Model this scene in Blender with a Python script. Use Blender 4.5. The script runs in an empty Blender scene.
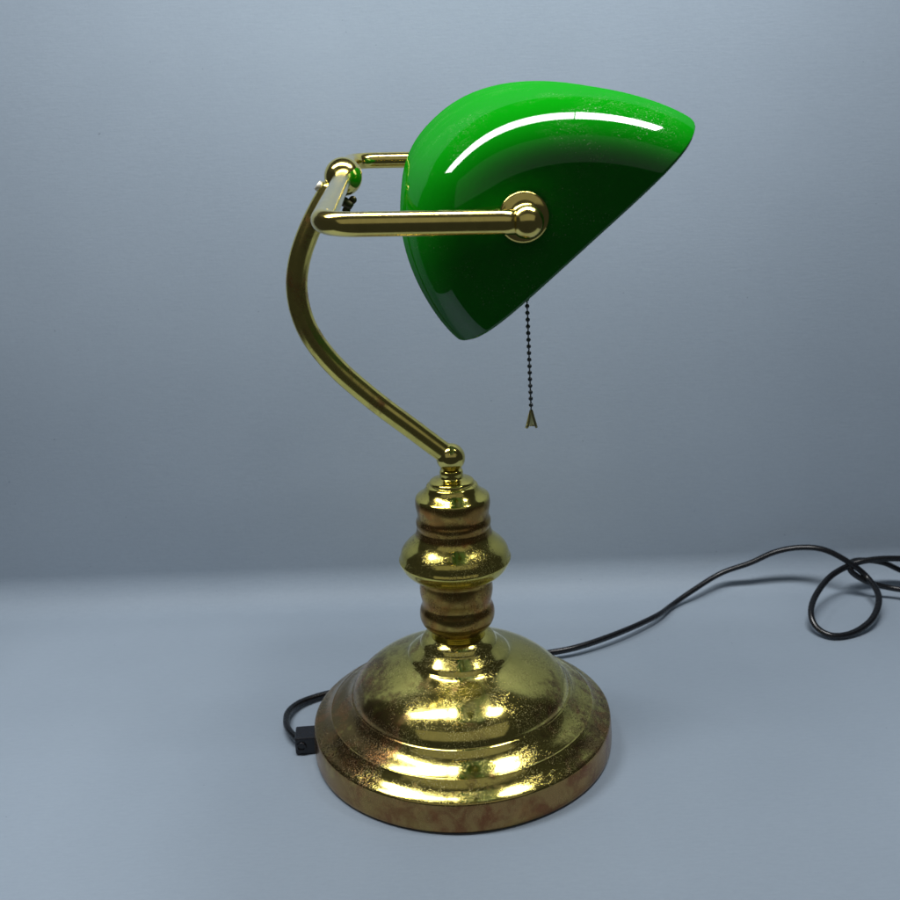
import bpy, bmesh, math, random
from mathutils import Vector, Matrix
random.seed(4)
S = bpy.context.scene
C = S.collection
PI = math.pi

# ------------------------------------------------------------------ helpers
def link(name, verts, faces, mat, parent=None, smooth=True, mats=None):
    me = bpy.data.meshes.new(name)
    me.from_pydata([tuple(v) for v in verts], [], faces)
    me.validate(); me.update()
    bm = bmesh.new(); bm.from_mesh(me)
    bmesh.ops.recalc_face_normals(bm, faces=bm.faces)
    bm.to_mesh(me); bm.free()
    for p in me.polygons: p.use_smooth = smooth
    o = bpy.data.objects.new(name, me)
    for m in (mats or [mat]): me.materials.append(m)
    C.objects.link(o)
    if parent: o.parent = parent
    return o

def catmull(P, n=8, closed=False):
    P = [Vector(p) for p in P]; out = []
    N = len(P)
    for i in range(N - (0 if closed else 1)):
        a = P[i-1] if (i > 0 or closed) else P[0]*2-P[1]
        b = P[i]; c = P[(i+1) % N]
        d = P[(i+2) % N] if (i+2 < N or closed) else c*2-b
        for k in range(n):
            t = k/n
            out.append(0.5*((2*b)+(c-a)*t+(2*a-5*b+4*c-d)*t*t+(3*b-a-3*c+d)*t**3))
    if not closed: out.append(P[-1])
    return out

def fillet(P, r, n=10):
    """polyline with rounded corners"""
    P = [Vector(p) for p in P]; out = [P[0]]
    for i in range(1, len(P)-1):
        a = (P[i-1]-P[i]); b = (P[i+1]-P[i])
        h = a.angle(b)/2; d = r/math.tan(h)
        a.normalize(); b.normalize()
        p0 = P[i]+a*d; p1 = P[i]+b*d
        cen = P[i]+(a+b).normalized()*(r/math.sin(h))
        v0 = p0-cen; v1 = p1-cen; ang = v0.angle(v1); ax = v0.cross(v1).normalized()
        for k in range(n+1):
            out.append(cen+Matrix.Rotation(ang*k/n, 3, ax)@v0)
    out.append(P[-1])
    return out

def sweep(path, section, seg=20, twist=None):
    """section(a, t)->radius ; returns verts, faces of a capped tube"""
    T = [(path[min(i+1, len(path)-1)]-path[max(i-1, 0)]).normalized() for i in range(len(path))]
    up = Vector((0, 0, 1)) if abs(T[0].z) < .9 else Vector((1, 0, 0))
    nrm = (up-T[0]*up.dot(T[0])).normalized()
    V = []; F = []
    for i, p in enumerate(path):
        if i:
            ax = T[i-1].cross(T[i])
            if ax.length > 1e-7:
                nrm = Matrix.Rotation(T[i-1].angle(T[i]), 3, ax.normalized())@nrm
            nrm = (nrm-T[i]*nrm.dot(T[i])).normalized()
        b = T[i].cross(nrm); t = i/(len(path)-1)
        tw = twist(t) if twist else 0
        for k in range(seg):
            a = 2*PI*k/seg; r = section(a, t)
            V.append(p+(nrm*math.cos(a+tw)+b*math.sin(a+tw))*r)
    for i in range(len(path)-1):
        for k in range(seg):
            k2 = (k+1) % seg
            F.append((i*seg+k, i*seg+k2, (i+1)*seg+k2, (i+1)*seg+k))
    F.append(tuple(range(seg))[::-1]); F.append(tuple(range((len(path)-1)*seg, len(path)*seg)))
    return V, F

def lathe(profile, seg=128, smooth_n=4, axis=None, origin=(0, 0, 0), warp=None):
    """profile of (r, z) bottom to top, turned round z (or axis)"""
    P = [(Vector((r, 0, z))) for r, z in profile]
    if smooth_n > 1: P = catmull(P, smooth_n)
    V = []; F = []
    for p in P:
        for k in range(seg):
            a = 2*PI*k/seg
            r = max(p.x, 1e-5)
            if warp: r, z = warp(r, p.z, a)
            else: z = p.z
            V.append(Vector((r*math.cos(a), r*math.sin(a), z)))
    for i in range(len(P)-1):
        for k in range(seg):
            k2 = (k+1) % seg
            F.append((i*seg+k, i*seg+k2, (i+1)*seg+k2, (i+1)*seg+k))
    F.append(tuple(range(seg))[::-1]); F.append(tuple(range((len(P)-1)*seg, len(P)*seg)))
    if axis is not None:
        R = Vector(axis).normalized().to_track_quat('Z', 'Y').to_matrix()
        V = [R@v for v in V]
    o = Vector(origin)
    return [v+o for v in V], F

def box_mesh(cx, cy, z0, sx, sy, sz, bev, rz=0):
    bm = bmesh.new(); bmesh.ops.create_cube(bm, size=1)
    bmesh.ops.scale(bm, vec=(sx, sy, sz), verts=bm.verts)
    bmesh.ops.bevel(bm, geom=bm.edges[:], offset=bev, segments=3, affect='EDGES', profile=.5)
    bmesh.ops.rotate(bm, cent=(0, 0, 0), matrix=Matrix.Rotation(rz, 3, 'Z'), verts=bm.verts)
    bmesh.ops.translate(bm, vec=(cx, cy, z0+sz/2), verts=bm.verts)
    V = [v.co.copy() for v in bm.verts]; F = [tuple(v.index for v in f.verts) for f in bm.faces]
    bm.free(); return V, F

def join(*parts):
    V = []; F = []
    for v, f in parts:
        n = len(V); V += list(v); F += [tuple(i+n for i in q) for q in f]
    return V, F

# ------------------------------------------------------------------ materials
def new_mat(name):
    m = bpy.data.materials.new(name); m.use_nodes = True
    nt = m.node_tree; nt.nodes.clear()
    out = nt.nodes.new('ShaderNodeOutputMaterial')
    p = nt.nodes.new('ShaderNodeBsdfPrincipled')
    nt.links.new(p.outputs[0], out.inputs[0])
    return m, nt, p, out

def N(nt, t, **kw):
    n = nt.nodes.new(t)
    for k, v in kw.items():
        if k in n.inputs: n.inputs[k].default_value = v
        else: setattr(n, k, v)
    return n

def ramp(nt, src, a, b, lo=0., hi=1.):
    n = N(nt, 'ShaderNodeMapRange'); n.inputs['From Min'].default_value = a; n.inputs['From Max'].default_value = b
    n.inputs['To Min'].default_value = lo; n.inputs['To Max'].default_value = hi; n.clamp = True
    nt.links.new(src, n.inputs['Value']); return n.outputs[0]

def mth(nt, op, a, b=None):
    n = N(nt, 'ShaderNodeMath', operation=op)
    for i, x in enumerate((a, b)):
        if x is None: continue
        if isinstance(x, (int, float)): n.inputs[i].default_value = x
        else: nt.links.new(x, n.inputs[i])
    return n.outputs[0]

def mixc(nt, fac, a, b):
    n = N(nt, 'ShaderNodeMix', data_type='RGBA')
    if isinstance(fac, (int, float)): n.inputs[0].default_value = fac
    else: nt.links.new(fac, n.inputs[0])
    for i, x in ((6, a), (7, b)):
        if isinstance(x, tuple): n.inputs[i].default_value = (*x, 1)
        else: nt.links.new(x, n.inputs[i])
    return n.outputs[2]

def noise(nt, vec, scale, detail=4, rough=.6, dist=0):
    n = N(nt, 'ShaderNodeTexNoise'); n.inputs['Scale'].default_value = scale
    n.inputs['Detail'].default_value = detail; n.inputs['Roughness'].default_value = rough
    n.inputs['Distortion'].default_value = dist
    nt.links.new(vec, n.inputs['Vector']); return n.outputs['Fac']

def brass(name, clean=(.76, .67, .16), brown=(.36, .19, .085), tarnish=.3, spots=.3, rough=.12,
          aniso=0., left_bias=0., sheen=0., rimz=None, bands=(), side=False):
    """worn lacquered brass: tarnish patches, dark pitting, pale specks, scratches"""
    m, nt, p, out = new_mat(name)
    tc = N(nt, 'ShaderNodeTexCoord').outputs['Object']
    L = nt.links
    big = noise(nt, tc, 34, 5, .62, .4)
    mid = noise(nt, tc, 150, 6, .7, .2)
    fine = noise(nt, tc, 900, 3, .6)
    vfine = noise(nt, tc, 2300, 2, .5)
    sep = N(nt, 'ShaderNodeSeparateXYZ'); L.new(tc, sep.inputs[0])
    # tarnish mask
    v = mth(nt, 'ADD', mth(nt, 'MULTIPLY', big, .62), mth(nt, 'MULTIPLY', mid, .38))
    if left_bias:
        v = mth(nt, 'ADD', v, mth(nt, 'MULTIPLY', sep.outputs['X'], -left_bias))
    th = .62-.28*tarnish
    tar = ramp(nt, v, th, th+.10)
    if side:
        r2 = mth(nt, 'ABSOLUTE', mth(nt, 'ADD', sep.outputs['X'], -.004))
        sd = ramp(nt, r2, .022, .075, 0., 1.)  # tarnish heavier on both flanks; also paints the dark side reflections into the colour
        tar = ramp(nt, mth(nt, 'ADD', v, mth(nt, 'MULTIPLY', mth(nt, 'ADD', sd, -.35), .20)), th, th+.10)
    if rimz:
        rim = ramp(nt, sep.outputs['Z'], rimz+.0008, rimz-.0008)
        tar = mth(nt, 'MAXIMUM', tar, mth(nt, 'MULTIPLY', rim, ramp(nt, big, .25, .55, .55, 1.)))
    for lo, hi in bands:
        bnd = mth(nt, 'MULTIPLY', ramp(nt, sep.outputs['Z'], lo-.0006, lo+.0008), ramp(nt, sep.outputs['Z'], hi+.0006, hi-.0008))
        tar = mth(nt, 'MAXIMUM', tar, mth(nt, 'MULTIPLY', bnd, ramp(nt, v, .36, .56, .55, 1.)))
    # dark pitting in clusters
    clus = noise(nt, tc, 55, 4, .6)
    pit = mth(nt, 'MULTIPLY', ramp(nt, fine, .56-.05*spots, .62-.05*spots), ramp(nt, clus, .50-.12*spots, .62-.12*spots))
    if rimz:
        up = ramp(nt, sep.outputs['Z'], rimz-.001, rimz+.002, .25, 1.)
        pit = mth(nt, 'MULTIPLY', pit, up)
    pit = mth(nt, 'MULTIPLY', pit, min(1., spots*4))
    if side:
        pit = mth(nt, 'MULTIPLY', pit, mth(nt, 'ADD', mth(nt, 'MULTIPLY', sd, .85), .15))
    speck = mth(nt, 'MULTIPLY', ramp(nt, vfine, .63, .70), ramp(nt, clus, .45-.1*spots, .6-.1*spots))
    speck = mth(nt, 'MULTIPLY', speck, min(1., spots*3))
    col = mixc(nt, ramp(nt, mid, .3, .7), clean, tuple(c*.78 for c in clean))
    col = mixc(nt, mth(nt, 'MULTIPLY', tar, .85), col, mixc(nt, ramp(nt, noise(nt, tc, 60, 4, .65, .6), .50, .62), mixc(nt, mid, brown, tuple(c*.62 for c in brown)), (brown[0]*1.25, brown[1]*.9, brown[2]*.85)))
    col = mixc(nt, mth(nt, 'MULTIPLY', pit, min(1, .55+spots*.4)), col, (.085, .055, .022))
    col = mixc(nt, mth(nt, 'MULTIPLY', speck, .55), col, (.62, .54, .34))
    if rimz:
        col = mixc(nt, mth(nt, 'MULTIPLY', rim, ramp(nt, big, .3, .6, .25, .9)), col, mixc(nt, ramp(nt, noise(nt, tc, 75, 5, .7, .5), .46, .60), (.38, .23, .09), (.25, .10, .045)))
    L.new(col, p.inputs['Base Color'])
    r = mth(nt, 'ADD', mth(nt, 'MULTIPLY', tar, .11), rough)
    r = mth(nt, 'ADD', r, mth(nt, 'MULTIPLY', pit, .12))
    r = mth(nt, 'ADD', r, mth(nt, 'MULTIPLY', speck, .3))
    r = mth(nt, 'ADD', r, ramp(nt, mid, .35, .75, -.03, .06))
    L.new(r, p.inputs['Roughness'])
    L.new(mth(nt, 'SUBTRACT', 1., mth(nt, 'MULTIPLY', speck, .8)), p.inputs['Metallic'])
    if aniso:
        p.inputs['Anisotropic'].default_value = aniso
        p.inputs['Anisotropic Rotation'].default_value = .25
        tg = N(nt, 'ShaderNodeTangent', direction_type='RADIAL', axis='Z'); L.new(tg.outputs[0], p.inputs['Tangent'])
    # relief: pits, small dents and wipe scratches
    mp = N(nt, 'ShaderNodeMapping'); mp.inputs['Rotation'].default_value = (.4, .3, .9); mp.inputs['Scale'].default_value = (1, 14, 3)
    L.new(tc, mp.inputs[0])
    scr = noise(nt, mp.outputs[0], 160, 3, .6, 1.2)
    scr = ramp(nt, scr, .66, .70)
    h = mth(nt, 'ADD', mth(nt, 'MULTIPLY', pit, -.7), mth(nt, 'MULTIPLY', speck, .6))
    h = mth(nt, 'ADD', h, mth(nt, 'MULTIPLY', mid, .45))
    h = mth(nt, 'ADD', h, mth(nt, 'MULTIPLY', scr, -.10))
    b = N(nt, 'ShaderNodeBump'); b.inputs['Strength'].default_value = .22; b.inputs['Distance'].default_value = .00018
    L.new(h, b.inputs['Height']); L.new(b.outputs[0], p.inputs['Normal'])
    return m

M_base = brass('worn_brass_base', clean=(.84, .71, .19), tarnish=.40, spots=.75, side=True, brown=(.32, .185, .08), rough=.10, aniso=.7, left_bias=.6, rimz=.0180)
M_col = brass('worn_brass_column', clean=(.82, .69, .17), tarnish=.20, spots=.25, rough=.11, aniso=.6, brown=(.27, .115, .035), bands=((.1375, .1592), (.0771, .1107)))
M_tube = brass('brass_tube', clean=(.82, .69, .18), tarnish=.30, spots=.02, rough=.19)
M_arm = brass('bright_brass_tube', clean=(.92, .75, .21), tarnish=.02, spots=.0, rough=.13)
M_ball = brass('bright_brass_ball', clean=(.84, .71, .21), tarnish=.10, spots=.05, rough=.12)

def plain(name, col, rough=.4, metal=0., bump=None, coat=0., relief=.15):
    m, nt, p, out = new_mat(name)
    tc = N(nt, 'ShaderNodeTexCoord').outputs['Object']
    n = noise(nt, tc, bump or 300, 4)
    nt.links.new(mixc(nt, ramp(nt, n, .35, .65), col, tuple(c*.72 for c in col)), p.inputs['Base Color'])
    nt.links.new(ramp(nt, n, .3, .7, rough*.85, rough*1.2), p.inputs['Roughness'])
    p.inputs['Metallic'].default_value = metal; p.inputs['Coat Weight'].default_value = coat
    b = N(nt, 'ShaderNodeBump'); b.inputs['Strength'].default_value = relief; b.inputs['Distance'].default_value = .0002
    nt.links.new(n, b.inputs['Height']); nt.links.new(b.outputs[0], p.inputs['Normal'])
    return m

M_cord = plain('black_cord_rubber', (.006, .0065, .008), .26, relief=0.)
M_plastic = plain('black_plastic', (.008, .008, .011), .25)
M_chain = plain('dark_steel', (.10, .11, .11), .35, 1.)
M_dark = plain('dark_bronze', (.10, .09, .05), .4, 1.)
M_pale = plain('pale_metal', (.78, .76, .62), .35, .6)
M_bore = plain('blackened_bore', (.03, .022, .012), .5, .5)
M_white = plain('white_porcelain', (.75, .74, .70), .35)

# cased glass of the shade: green outside, white opal inside
def glass_green():
    m, nt, p, out = new_mat('green_cased_glass')
    L = nt.links
    tc = N(nt, 'ShaderNodeTexCoord').outputs['Object']
    n = noise(nt, tc, 18, 3)
    col = mixc(nt, n, (.001, .175, .0015), (.0012, .15, .002))
    # scattered dust and scuffs on the near cap
    dust = noise(nt, tc, 1500, 2, .5)
    clus = noise(nt, tc, 42, 3)
    dm = mth(nt, 'MULTIPLY', ramp(nt, dust, .66, .72), ramp(nt, clus, .5, .62))
    mp = N(nt, 'ShaderNodeMapping'); mp.inputs['Scale'].default_value = (1, 1, 5); mp.inputs['Rotation'].default_value = (0, .35, 0)
    L.new(tc, mp.inputs[0])
    smear = noise(nt, mp.outputs[0], 60, 6, .7, 2.2)
    sm = mth(nt, 'MULTIPLY', ramp(nt, mth(nt, 'ABSOLUTE', mth(nt, 'SUBTRACT', smear, .5)), .012, .0), ramp(nt, clus, .5, .6))
    fac = mth(nt, 'MINIMUM', mth(nt, 'ADD', mth(nt, 'MULTIPLY', dm, .5), mth(nt, 'MULTIPLY', sm, .12)), 1.)
    col = mixc(nt, fac, col, (.30, .36, .24))
    rough = ramp(nt, fac, 0, .5, .035, .4)
    df = N(nt, 'ShaderNodeBsdfDiffuse'); L.new(col, df.inputs['Color'])
    gl = N(nt, 'ShaderNodeBsdfGlossy'); L.new(rough, gl.inputs['Roughness']); gl.inputs['Color'].default_value = (1, 1, 1, 1)
    fr = N(nt, 'ShaderNodeFresnel'); fr.inputs['IOR'].default_value = 1.5
    gm = N(nt, 'ShaderNodeMixShader'); L.new(mth(nt, 'MINIMUM', fr.outputs[0], .065), gm.inputs[0])
    L.new(df.outputs[0], gm.inputs[1]); L.new(gl.outputs[0], gm.inputs[2])
    tr = N(nt, 'ShaderNodeBsdfTranslucent'); tr.inputs['Color'].default_value = (.002, .5, .003, 1)
    mx = N(nt, 'ShaderNodeMixShader'); mx.inputs[0].default_value = .06
    L.new(gm.outputs[0], mx.inputs[1]); L.new(tr.outputs[0], mx.inputs[2])
    L.new(mx.outputs[0], out.inputs[0]); nt.nodes.remove(p)
    return m
def glass_white():
    m, nt, p, out = new_mat('white_opal_lining')
    tc = N(nt, 'ShaderNodeTexCoord').outputs['Object']
    nt.links.new(mixc(nt, noise(nt, tc, 30), (.78, .80, .76), (.70, .74, .68)), p.inputs['Base Color'])
    p.inputs['Roughness'].default_value = .12
    tr = N(nt, 'ShaderNodeBsdfTranslucent'); tr.inputs['Color'].default_value = (.7, .8, .7, 1)
    mx = N(nt, 'ShaderNodeMixShader'); mx.inputs[0].default_value = .4
    nt.links.new(p.outputs[0], mx.inputs[1]); nt.links.new(tr.outputs[0], mx.inputs[2]); nt.links.new(mx.outputs[0], out.inputs[0])
    return m
M_green = glass_green(); M_opal = glass_white()

def backdrop_mat():
    m, nt, p, out = new_mat('grey_blue_backdrop')
    L = nt.links
    tc = N(nt, 'ShaderNodeTexCoord').outputs['Object']
    soft = noise(nt, tc, 5, 3, .5)
    grain = noise(nt, tc, 420, 5, .7)
    mp = N(nt, 'ShaderNodeMapping'); mp.inputs['Scale'].default_value = (1, 6, 8); L.new(tc, mp.inputs[0])
    weave = noise(nt, mp.outputs[0], 120, 4, .65)
    f = mth(nt, 'ADD', mth(nt, 'MULTIPLY', soft, .5), mth(nt, 'ADD', mth(nt, 'MULTIPLY', grain, .25), mth(nt, 'MULTIPLY', weave, .25)))
    col = mixc(nt, ramp(nt, f, .35, .65), BD_A, BD_B)
    spot = mth(nt, 'MULTIPLY', ramp(nt, noise(nt, tc, 260, 2, .5), .77, .80), .5)
    col = mixc(nt, spot, col, (.10, .12, .15))
    L.new(col, p.inputs['Base Color'])
    L.new(ramp(nt, grain, .3, .7, .42, .6), p.inputs['Roughness'])
    p.inputs['Specular IOR Level'].default_value = .12
    b = N(nt, 'ShaderNodeBump'); b.inputs['Strength'].default_value = .2; b.inputs['Distance'].default_value = .0004
    L.new(mth(nt, 'ADD', weave, grain), b.inputs['Height']); L.new(b.outputs[0], p.inputs['Normal'])
    return m
BD_A = (.250, .305, .368); BD_B = (.290, .350, .418)
M_bd = backdrop_mat()

# ------------------------------------------------------------------ backdrop: one sheet, table curving up into wall
prof = [(-.240, 0.), (-.17, 0.), (-.1, 0), (.10, 0.)]
R = .028; y0 = .1745
for k in range(13):
    a = PI/2*k/12; prof.append((y0+R*math.sin(a), R-R*math.cos(a)))
prof += [(.2031, .15), (.2042, .3), (.206, .555)]
nx = 40; V = []; F = []
SK = math.tan(math.radians(-1.2))
for i in range(nx+1):
    x = -.44+1.0*i/nx
    for (y, z) in prof:
        k = min(1, max(0, (y+.1)/.2))
        V.append((x, y+x*SK*k, z))
m_ = len(prof)
for i in range(nx):
    for j in range(m_-1):
        F.append((i*m_+j, (i+1)*m_+j, (i+1)*m_+j+1, i*m_+j+1))
bd = link('backdrop', V, F, M_bd)
bd['kind'] = 'structure'; bd['label'] = 'grey blue backdrop sheet sweeping up behind the lamp'

# ------------------------------------------------------------------ the lamp
lamp = bpy.data.objects.new('bankers_lamp', None); C.objects.link(lamp)
lamp.empty_display_size = .05
lamp['label'] = 'worn brass bankers desk lamp with green glass shade, bead chain and black cord'
lamp['category'] = 'desk lamp'

def base_warp(r, z, a):
    d = 1+.0035*math.sin(3*a+1.)+.002*math.sin(7*a)
    if z < .012: z = z
    return r*(d if r > .06 else 1), z
base_prof = [(0.0798, 0.0036), (0.0858, 0.0012), (0.0893, 0.0003), (0.0906, 0.0011), (0.0911, 0.0033), (0.0910, 0.0087),
    (0.0907, 0.0136), (0.0904, 0.0168), (0.0899, 0.0183), (0.0884, 0.0194), (0.0862, 0.0206), (0.0835, 0.0223),
    (0.0812, 0.0243), (0.0798, 0.0257), (0.0792, 0.0264), (0.0786, 0.0265), (0.0778, 0.0270), (0.0755, 0.0283),
    (0.0722, 0.0300), (0.0692, 0.0321), (0.0672, 0.0342), (0.0663, 0.0354), (0.0657, 0.0358), (0.0652, 0.0365),
    (0.0644, 0.0388), (0.0626, 0.0417), (0.0600, 0.0446), (0.0562, 0.0478), (0.0512, 0.0508), (0.0455, 0.0535),
    (0.0400, 0.0557), (0.0352, 0.0577), (0.0326, 0.0590), (0.0314, 0.0599), (0.0308, 0.0604), (0.0303, 0.0612),
    (0.0292, 0.0626), (0.0272, 0.0642), (0.0252, 0.0658), (0.0238, 0.0670), (0.0230, 0.0678), (0.0225, 0.0688),
    (0.0216, 0.0703), (0.0203, 0.0716), (0.0188, 0.0727), (0.0172, 0.0737), (0.0150, 0.0742)]
V, F = lathe(base_prof, 192, 4, warp=base_warp)
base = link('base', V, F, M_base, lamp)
V, F = lathe([(.02, .0006), (.082, .0006), (.082, .0028), (.02, .0028)], 64, 1)
link('base_pad', V, F, M_plastic, lamp)

col_prof = [(0.0140, 0.0730), (0.0158, 0.0737), (0.0163, 0.0751), (0.0170, 0.0768), (0.0188, 0.0789), (0.0207, 0.0812),
    (0.0219, 0.0839), (0.0222, 0.0869), (0.0218, 0.0898), (0.0208, 0.0924), (0.0204, 0.0944), (0.0208, 0.0971),
    (0.0214, 0.1001), (0.0215, 0.1030), (0.0212, 0.1062), (0.0208, 0.1088), (0.0213, 0.1103), (0.0239, 0.1114),
    (0.0278, 0.1140), (0.0304, 0.1169), (0.0319, 0.1198), (0.0325, 0.1213), (0.0326, 0.1221), (0.0323, 0.1229),
    (0.0317, 0.1242), (0.0312, 0.1262), (0.0301, 0.1286), (0.0278, 0.1312), (0.0252, 0.1336), (0.0232, 0.1359),
    (0.0220, 0.1381), (0.0215, 0.1403), (0.0212, 0.1419), (0.0216, 0.1439), (0.0215, 0.1457), (0.0208, 0.1475),
    (0.0206, 0.1493), (0.0209, 0.1519), (0.0214, 0.1544), (0.0215, 0.1569), (0.0213, 0.1589), (0.0210, 0.1599),
    (0.0205, 0.1605), (0.0192, 0.1614), (0.0174, 0.1627), (0.0158, 0.1643), (0.0149, 0.1659), (0.0145, 0.1668),
    (0.0135, 0.1674), (0.0128, 0.1677), (0.0128, 0.1686), (0.0122, 0.1695), (0.0101, 0.1703), (0.0075, 0.1710),
    (0.0067, 0.1716), (0.0066, 0.1729), (0.0067, 0.1744), (0.0063, 0.1759)]
V, F = lathe(col_prof, 128, 4)
link('column', V, F, M_col, lamp)

def sphere_prof(r, n=24, a0=-.5, a1=.5):
    return [(r*math.cos(PI*(a0+(a1-a0)*i/n)), r*math.sin(PI*(a0+(a1-a0)*i/n))) for i in range(n+1)]
V, F = lathe([(r, z) for r, z in sphere_prof(.0082)], 48, 1, origin=(0, 0, .1829))
link('ball_joint', V, F, M_ball, lamp)

stem_pts = [(-0.0031, 0.0000, 0.1856), (-0.0112, 0.0000, 0.1925), (-0.0203, 0.0000, 0.2004), (-0.0294, 0.0000, 0.2081), (-0.0390, 0.0000, 0.2164), (-0.0484, 0.0000, 0.2252),
    (-0.0577, 0.0000, 0.2346), (-0.0659, 0.0000, 0.2447), (-0.0722, 0.0000, 0.2548), (-0.0762, 0.0000, 0.2648), (-0.0782, 0.0000, 0.2758), (-0.0779, 0.0000, 0.2869),
    (-0.0752, 0.0000, 0.2984), (-0.0700, 0.0000, 0.3105), (-0.0626, 0.0000, 0.3234), (-0.0553, 0.0000, 0.3338)]
path = catmull(stem_pts, 8)
V, F = sweep(path, lambda a, t: .0058, 28)
link('stem', V, F, M_tube, lamp)

# U shaped bracket that carries the shade
Nc = Vector((-.0442, -.1690, .3319)); Fc = Vector((-.0515, .0850, .3428))
eu = (Fc-Nc).normalized()
ball_c = Vector((-.0494, .0010, .3388))
piv_n = Vector((.0318, -.1690, .3299))
arm_len = (piv_n-Nc).length
piv_f = Fc+(piv_n-Nc)
dirn = (piv_n-Nc).normalized()
path = fillet([piv_n-dirn*.003, Nc, Fc, piv_f-dirn*.003], .0150, 14)
fine = []
for a, b in zip(path, path[1:]):
    k = max(1, int((b-a).length/.006))
    fine += [a+(b-a)*(i/k) for i in range(k)]
fine.append(path[-1])
V, F = sweep(fine, lambda a, t: .0046, 28)
link('bracket', V, F, M_arm, lamp)

pj = link('swivel_ball', *lathe(sphere_prof(.0099), 48, 1, origin=ball_c), M_ball, lamp)
ax = (Vector((-.0489, 0, .3250))-Vector((-.0612, 0, .3338))).normalized()
c0 = Vector((-.0580, .0, .3315))
link('screw', *lathe([(.0024, -.0065), (.0028, -.006), (.0028, -.0035), (.0018, -.003), (.0018, .006)], 20, 1, axis=ax, origin=c0), M_pale, pj)
# wing nut: hub with two small ears
c1 = Vector((-.0484, .0, .3252))
hub = lathe([(.0020, -.004), (.0026, -.003), (.0024, .002), (.0014, .0034)], 20, 2, axis=ax, origin=c1)
perp = ax.cross(Vector((0, 1, 0))).normalized()
def ear(s):
    c = c1+perp*s*.0032+ax*.0016
    v, f = lathe([(.0006, -.001), (.0021, -.0007), (.0021, .0007), (.0006, .001)], 16, 1, axis=(0, 1, 0), origin=c)
    return v, f
link('wing_nut', *join(hub, ear(1), ear(-1)), M_dark, pj)

# knobs at the two pivots, each with a washer against the glass
def pivot(c, inward, d):
    r = .0063
    prof = sphere_prof(r, 26)
    k = link('pivot_knob', *lathe(prof, 40, 1, axis=inward, origin=c), M_arm, lamp)
    link('washer', *lathe([(.0036, .0030), (.0040, .0048), (.0050, d-.0048), (.0066, d-.0030), (.0086, d-.0022), (.0095, d-.0019), (.0097, d-.0013), (.0097, d-.0006), (.0094, d+.0015), (.0040, d+.0020)], 48, 1, axis=inward, origin=c), M_arm, k)
    return k

# ------------------------------------------------------------------ glass shade
al, a_, b_, n_, sk, sk2, pv, pw, L_, vy, uy, n2 = .7112, .0670, .0653, 1.4, -.2187, .0198, -.0092, .0246, .2236, .0087, -.0031, 2.2421
PE = 5.0
MID = Vector((.0292512, -.0451593, .3353927))
e = (Vector((-.0285431, .9986150, .0441968))+Vector((vy, 0, uy))).normalized()
ca, sa = math.cos(al), math.sin(al)
x0 = (Vector((1, 0, 0))-e*e.x).normalized(); z0 = x0.cross(e)
ev = x0*ca+z0*sa; ew = -x0*sa+z0*ca
cpt = MID-ev*pv-ew*pw
def sp(x, p): return math.copysign(abs(x)**p, x)
TH = .0030
NQ = 128
stations = []
for i in range(1, 64):
    be = PI/2*(1-i/64)
    stations.append((-L_/2*math.sin(be)**(2/PE), max(.002, math.cos(be)**(2/PE))))
stations = [(-L_/2, .0015)]+stations+[(0., 1.)]+[(-u, g) for u, g in reversed(stations)]+[(L_/2, .0015)]
NS = len(stations)
def shell(off):
    V = []
    for u, g in stations:
        u *= (L_/2-off)/(L_/2)
        for k in range(NQ+1):
            t = PI*k/NQ
            v = (a_-off)*sp(math.cos(t), 2/n2); w = (b_-off)*abs(math.sin(t))**(2/n_)
            v += sk*w+sk2*w*((b_-off)-w)/b_
            V.append(cpt+e*u+ev*v*g+ew*w*g)
    return V
Vo = shell(0); Vi = shell(TH); no = len(Vo); W1 = NQ+1
F = []; mi = []
for s, bi in ((0, 0), (1, no)):
    for i in range(NS-1):
        for k in range(NQ):
            F.append((bi+i*W1+k, bi+i*W1+k+1, bi+(i+1)*W1+k+1, bi+(i+1)*W1+k)); mi.append(s)
    for st in (0, NS-1):
        F.append(tuple(bi+st*W1+k for k in range(W1))); mi.append(s)
ring = [i*W1 for i in range(NS)]+[i*W1+NQ for i in reversed(range(NS))]
NP = len(ring)
# rounded ground lip between the two surfaces
Vl = []
for k in range(NP):
    Vl.append((Vo[ring[k]]+Vi[ring[k]])/2-ew*.0012)
nl = len(Vo)+len(Vi)
for k in range(NP):
    k2 = (k+1) % NP
    F.append((ring[k], ring[k2], nl+k2, nl+k)); mi.append(0)
    F.append((nl+k, nl+k2, no+ring[k2], no+ring[k])); mi.append(0)
shade = link('lamp_shade', Vo+Vi+Vl, F, None, lamp, mats=[M_green, M_opal])
for p, s in zip(shade.data.polygons, mi): p.material_index = s

# bulb holder inside, hung between the pivots
pc = cpt+ev*pv+ew*pw
soc = link('socket', *lathe([(.004, -.098), (.004, -.062), (.012, -.060), (.013, -.030), (.0165, -.028), (.0165, .004), (.0150, .006)], 40, 1, axis=e, origin=pc), M_ball, lamp)
link('bulb', *lathe([(.0120, .000), (.0125, .012), (.0170, .024), (.0185, .036), (.0170, .048), (.0110, .056), (.0001, .059)], 40, 4, axis=e, origin=pc), M_white, soc)

from mathutils.bvhtree import BVHTree
tree = BVHTree.FromPolygons([v.co[:] for v in shade.data.vertices], [tuple(p.vertices) for p in shade.data.polygons])
for c, dv in ((piv_n, eu), (piv_f, -eu)):
    hit = tree.ray_cast(c, dv)
    pivot(c, dv, min(.030, max(.008, hit[3] if hit[0] else .012)))

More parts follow.
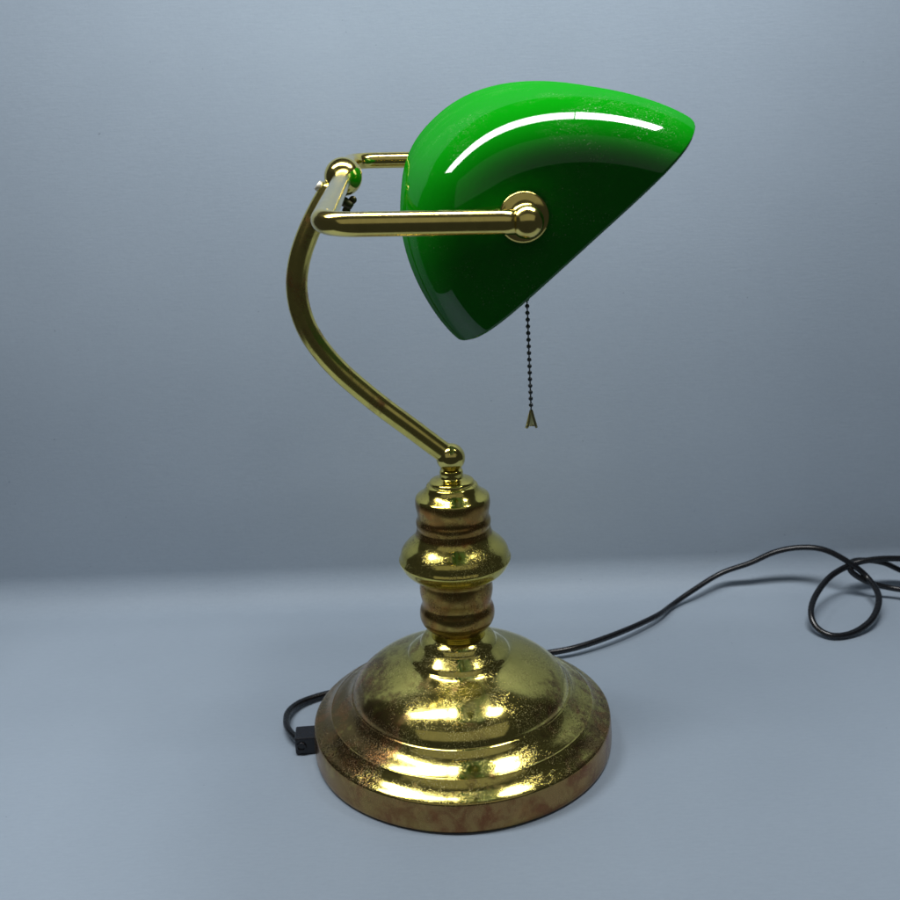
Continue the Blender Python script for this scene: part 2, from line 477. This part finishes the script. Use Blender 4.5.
# pull chain
ctop = Vector((.0413, -.0340, .3195)); cvis = Vector((.0423, -.030, .2758)); cbot = Vector((.0434, -.030, .2202))
dr = (cbot-cvis).normalized()
parts = []; n = 0; step = .00350
top = cbot-dr*step*27
for i in range(28):
    c = top+dr*step*i
    s = .00118
    parts.append(lathe([(r, z) for r, z in sphere_prof(s, 10)], 14, 1, axis=dr, origin=c))
lp = [top, cbot+dr*.0035]
parts.append(sweep([Vector(p) for p in lp], lambda a, t: .00038, 8))
chain = link('pull_chain', *join(*parts), M_chain, lamp)
# toggle: small flared bell of folded metal, notched open at the front
V = []; F = []; seg = 32; rows = 8; H = .0092
tc_ = cbot+dr*.0028
for sgn, off in ((0, 0), (1, .0004)):
    for i in range(rows+1):
        t = i/rows
        for k in range(seg+1):
            gap = .06+.62*t   # half opening angle grows toward the mouth
            a = -PI/2+gap+(2*PI-2*gap)*k/seg
            rr =   .0009+.0025*t**1.05-off
            z = -H*t+(.0018*t*(1-math.cos(a*1-(-PI/2)))*-.15)
            V.append(tc_+Vector((rr*math.cos(a), rr*math.sin(a), z)))
W = seg+1; n0 = (rows+1)*W
for b0 in (0, n0):
    for i in range(rows):
        for k in range(seg):
            F.append((b0+i*W+k, b0+i*W+k+1, b0+(i+1)*W+k+1, b0+(i+1)*W+k))
for k in range(seg): F.append((rows*W+k, rows*W+k+1, n0+rows*W+k+1, n0+rows*W+k))
for i in range(rows):
    F.append((i*W, (i+1)*W, n0+(i+1)*W, n0+i*W)); F.append((i*W+seg, (i+1)*W+seg, n0+(i+1)*W+seg, n0+i*W+seg))
M_tog = brass('toggle_brass', clean=(.45, .42, .20), tarnish=.3, spots=.1, rough=.3)
link('pull_toggle', V, F, M_tog, chain)

# power cord: twin-core flex
cord_pts = [(-0.0200, 0.0743, 0.0030), (0.0103, 0.0831, 0.0030), (0.0426, 0.0919, 0.0034), (0.0622, 0.0909, 0.0051), (0.0851, 0.0957, 0.0065), (0.1159, 0.1117, 0.0075),
    (0.1458, 0.1357, 0.0063), (0.1633, 0.1579, 0.0040), (0.1819, 0.1788, 0.0036), (0.2113, 0.2025, 0.0071), (0.2344, 0.2011, 0.0160), (0.2527, 0.1979, 0.0260),
    (0.2708, 0.1935, 0.0310), (0.2872, 0.1848, 0.0319), (0.3031, 0.1739, 0.0250), (0.3133, 0.1629, 0.0170), (0.3122, 0.1388, 0.0131), (0.2995, 0.1168, 0.0077),
    (0.2819, 0.1048, 0.0034), (0.2655, 0.1017, 0.0032), (0.2566, 0.1101, 0.0060), (0.2560, 0.1211, 0.0124), (0.2654, 0.1387, 0.0169), (0.2820, 0.1574, 0.0220),
    (0.3018, 0.1739, 0.0226), (0.3146, 0.1767, 0.0248), (0.3301, 0.1783, 0.0254), (0.3494, 0.1784, 0.0245), (0.3672, 0.1719, 0.0258), (0.3808, 0.1576, 0.0198),
    (0.3815, 0.1489, 0.0109), (0.3646, 0.1477, 0.0059), (0.3399, 0.1553, 0.0089), (0.3269, 0.1608, 0.0099), (0.3129, 0.1651, 0.0135), (0.3037, 0.1706, 0.0191),
    (0.3049, 0.1772, 0.0230), (0.3147, 0.1838, 0.0224), (0.3353, 0.1893, 0.0169), (0.3587, 0.1905, 0.0059), (0.3945, 0.1741, 0.0036), (0.4451, 0.1414, 0.0030),
    (0.5261, 0.1087, 0.0030)]
# the far loops rest against the foot of the sweep
eye = Vector((0, -.56169, .37185)); cp2 = []
for p in cord_pts:
    p = Vector(p)
    if p.y > .160:
        q = eye-p; k = (p.y-(.160+(p.y-.160)*.5))/(-q.y); p = p+q*k
    cp2.append(p)
path = catmull(cp2, 10)
def cord_sec(a, t):
    w = 1+.20*abs(math.cos(a))-.05
    return .00205*w
V, F = sweep(path, cord_sec, 20, twist=lambda t: 5*t)
link('power_cord', V, F, M_cord, lamp)
tail = catmull([(-0.0997, -0.0045, 0.0061), (-0.1038, -0.0004, 0.0065), (-0.1083, 0.0073, 0.0063), (-0.1112, 0.0171, 0.0057), (-0.1115, 0.0291, 0.0049), (-0.1067, 0.0404, 0.0039),
    (-0.0972, 0.0486, 0.0031), (-0.0839, 0.0549, 0.0029), (-0.0604, 0.0632, 0.0030), (-0.0402, 0.0698, 0.0030), (-0.0200, 0.0743, 0.0030)], 10)
V, F = sweep(tail, cord_sec, 20)
link('cord_loop', V, F, M_cord, lamp)
# small black plug body beside the base with a round socket in its face
pb = box_mesh(-.0957, -.0045, .0006, .0130, .0140, .0112, .0010, .06)
plug = link('cord_clamp', *pb, M_plastic, lamp, smooth=False)
link('clamp_ring', *lathe([(.0022, -.0005), (.0030, -.0005), (.0031, .0004), (.0028, .0008), (.0022, .0008), (.0021, -.0004)], 28, 1, axis=(0, -1, 0), origin=(-.0979, -.0117, .0061)), M_plastic, plug)

# ------------------------------------------------------------------ lights
w = bpy.data.worlds.new('World'); S.world = w; w.use_nodes = True
bg = w.node_tree.nodes['Background']; bg.inputs[0].default_value = (.8, .88, 1, 1); bg.inputs[1].default_value = .035
def area(name, loc, target, sx, sy, power, col=(1, 1, 1)):
    d = bpy.data.lights.new(name, 'AREA'); d.shape = 'RECTANGLE'; d.size = sx; d.size_y = sy; d.energy = power; d.color = col
    o = bpy.data.objects.new(name, d); C.objects.link(o); o.location = loc
    o.rotation_euler = (Vector(target)-Vector(loc)).to_track_quat('-Z', 'Y').to_euler()
    return o
LY, LZ = -.055, .74
area('overhead_tube_light', (-.190, LY, LZ), (-.190, LY-.23, 0), .60, .115, 5.6)
area('overhead_tube_light', (.219, LY, LZ), (.219, LY-.23, 0), .21, .115, 3.3)
area('front_softbox', (0, -.82, .80), (0, 0, .08), 1.9, .65, .75)

# ------------------------------------------------------------------ camera
f, pitch, roll, H, D, yaw = 1050, 18.17939, 2.47473, .37185, .56169, -.02003
P_, R_, Y_ = map(math.radians, (pitch, roll, yaw))
Fv = Vector((math.sin(Y_)*math.cos(P_), math.cos(Y_)*math.cos(P_), -math.sin(P_)))
r = Vector((math.cos(Y_), -math.sin(Y_), 0)); u = r.cross(Fv)
r2 = r*math.cos(R_)-u*math.sin(R_); u2 = u*math.cos(R_)+r*math.sin(R_)
cam = bpy.data.cameras.new('camera'); co = bpy.data.objects.new('camera', cam); C.objects.link(co)
M = Matrix((( r2.x, u2.x, -Fv.x, 0), (r2.y, u2.y, -Fv.y, -D), (r2.z, u2.z, -Fv.z, H), (0, 0, 0, 1)))
co.matrix_world = M
cam.sensor_width = 36; cam.sensor_fit = 'HORIZONTAL'; cam.lens = 36*f/900; cam.clip_start = .01; cam.clip_end = 50
S.camera = co
cam.dof.use_dof = True; cam.dof.focus_distance = .52; cam.dof.aperture_fstop = 24
S.view_settings.view_transform = 'Standard'; S.view_settings.look = 'None'; S.view_settings.exposure = 0; S.view_settings.gamma = 1
S.render.resolution_x = 1024; S.render.resolution_y = 1024
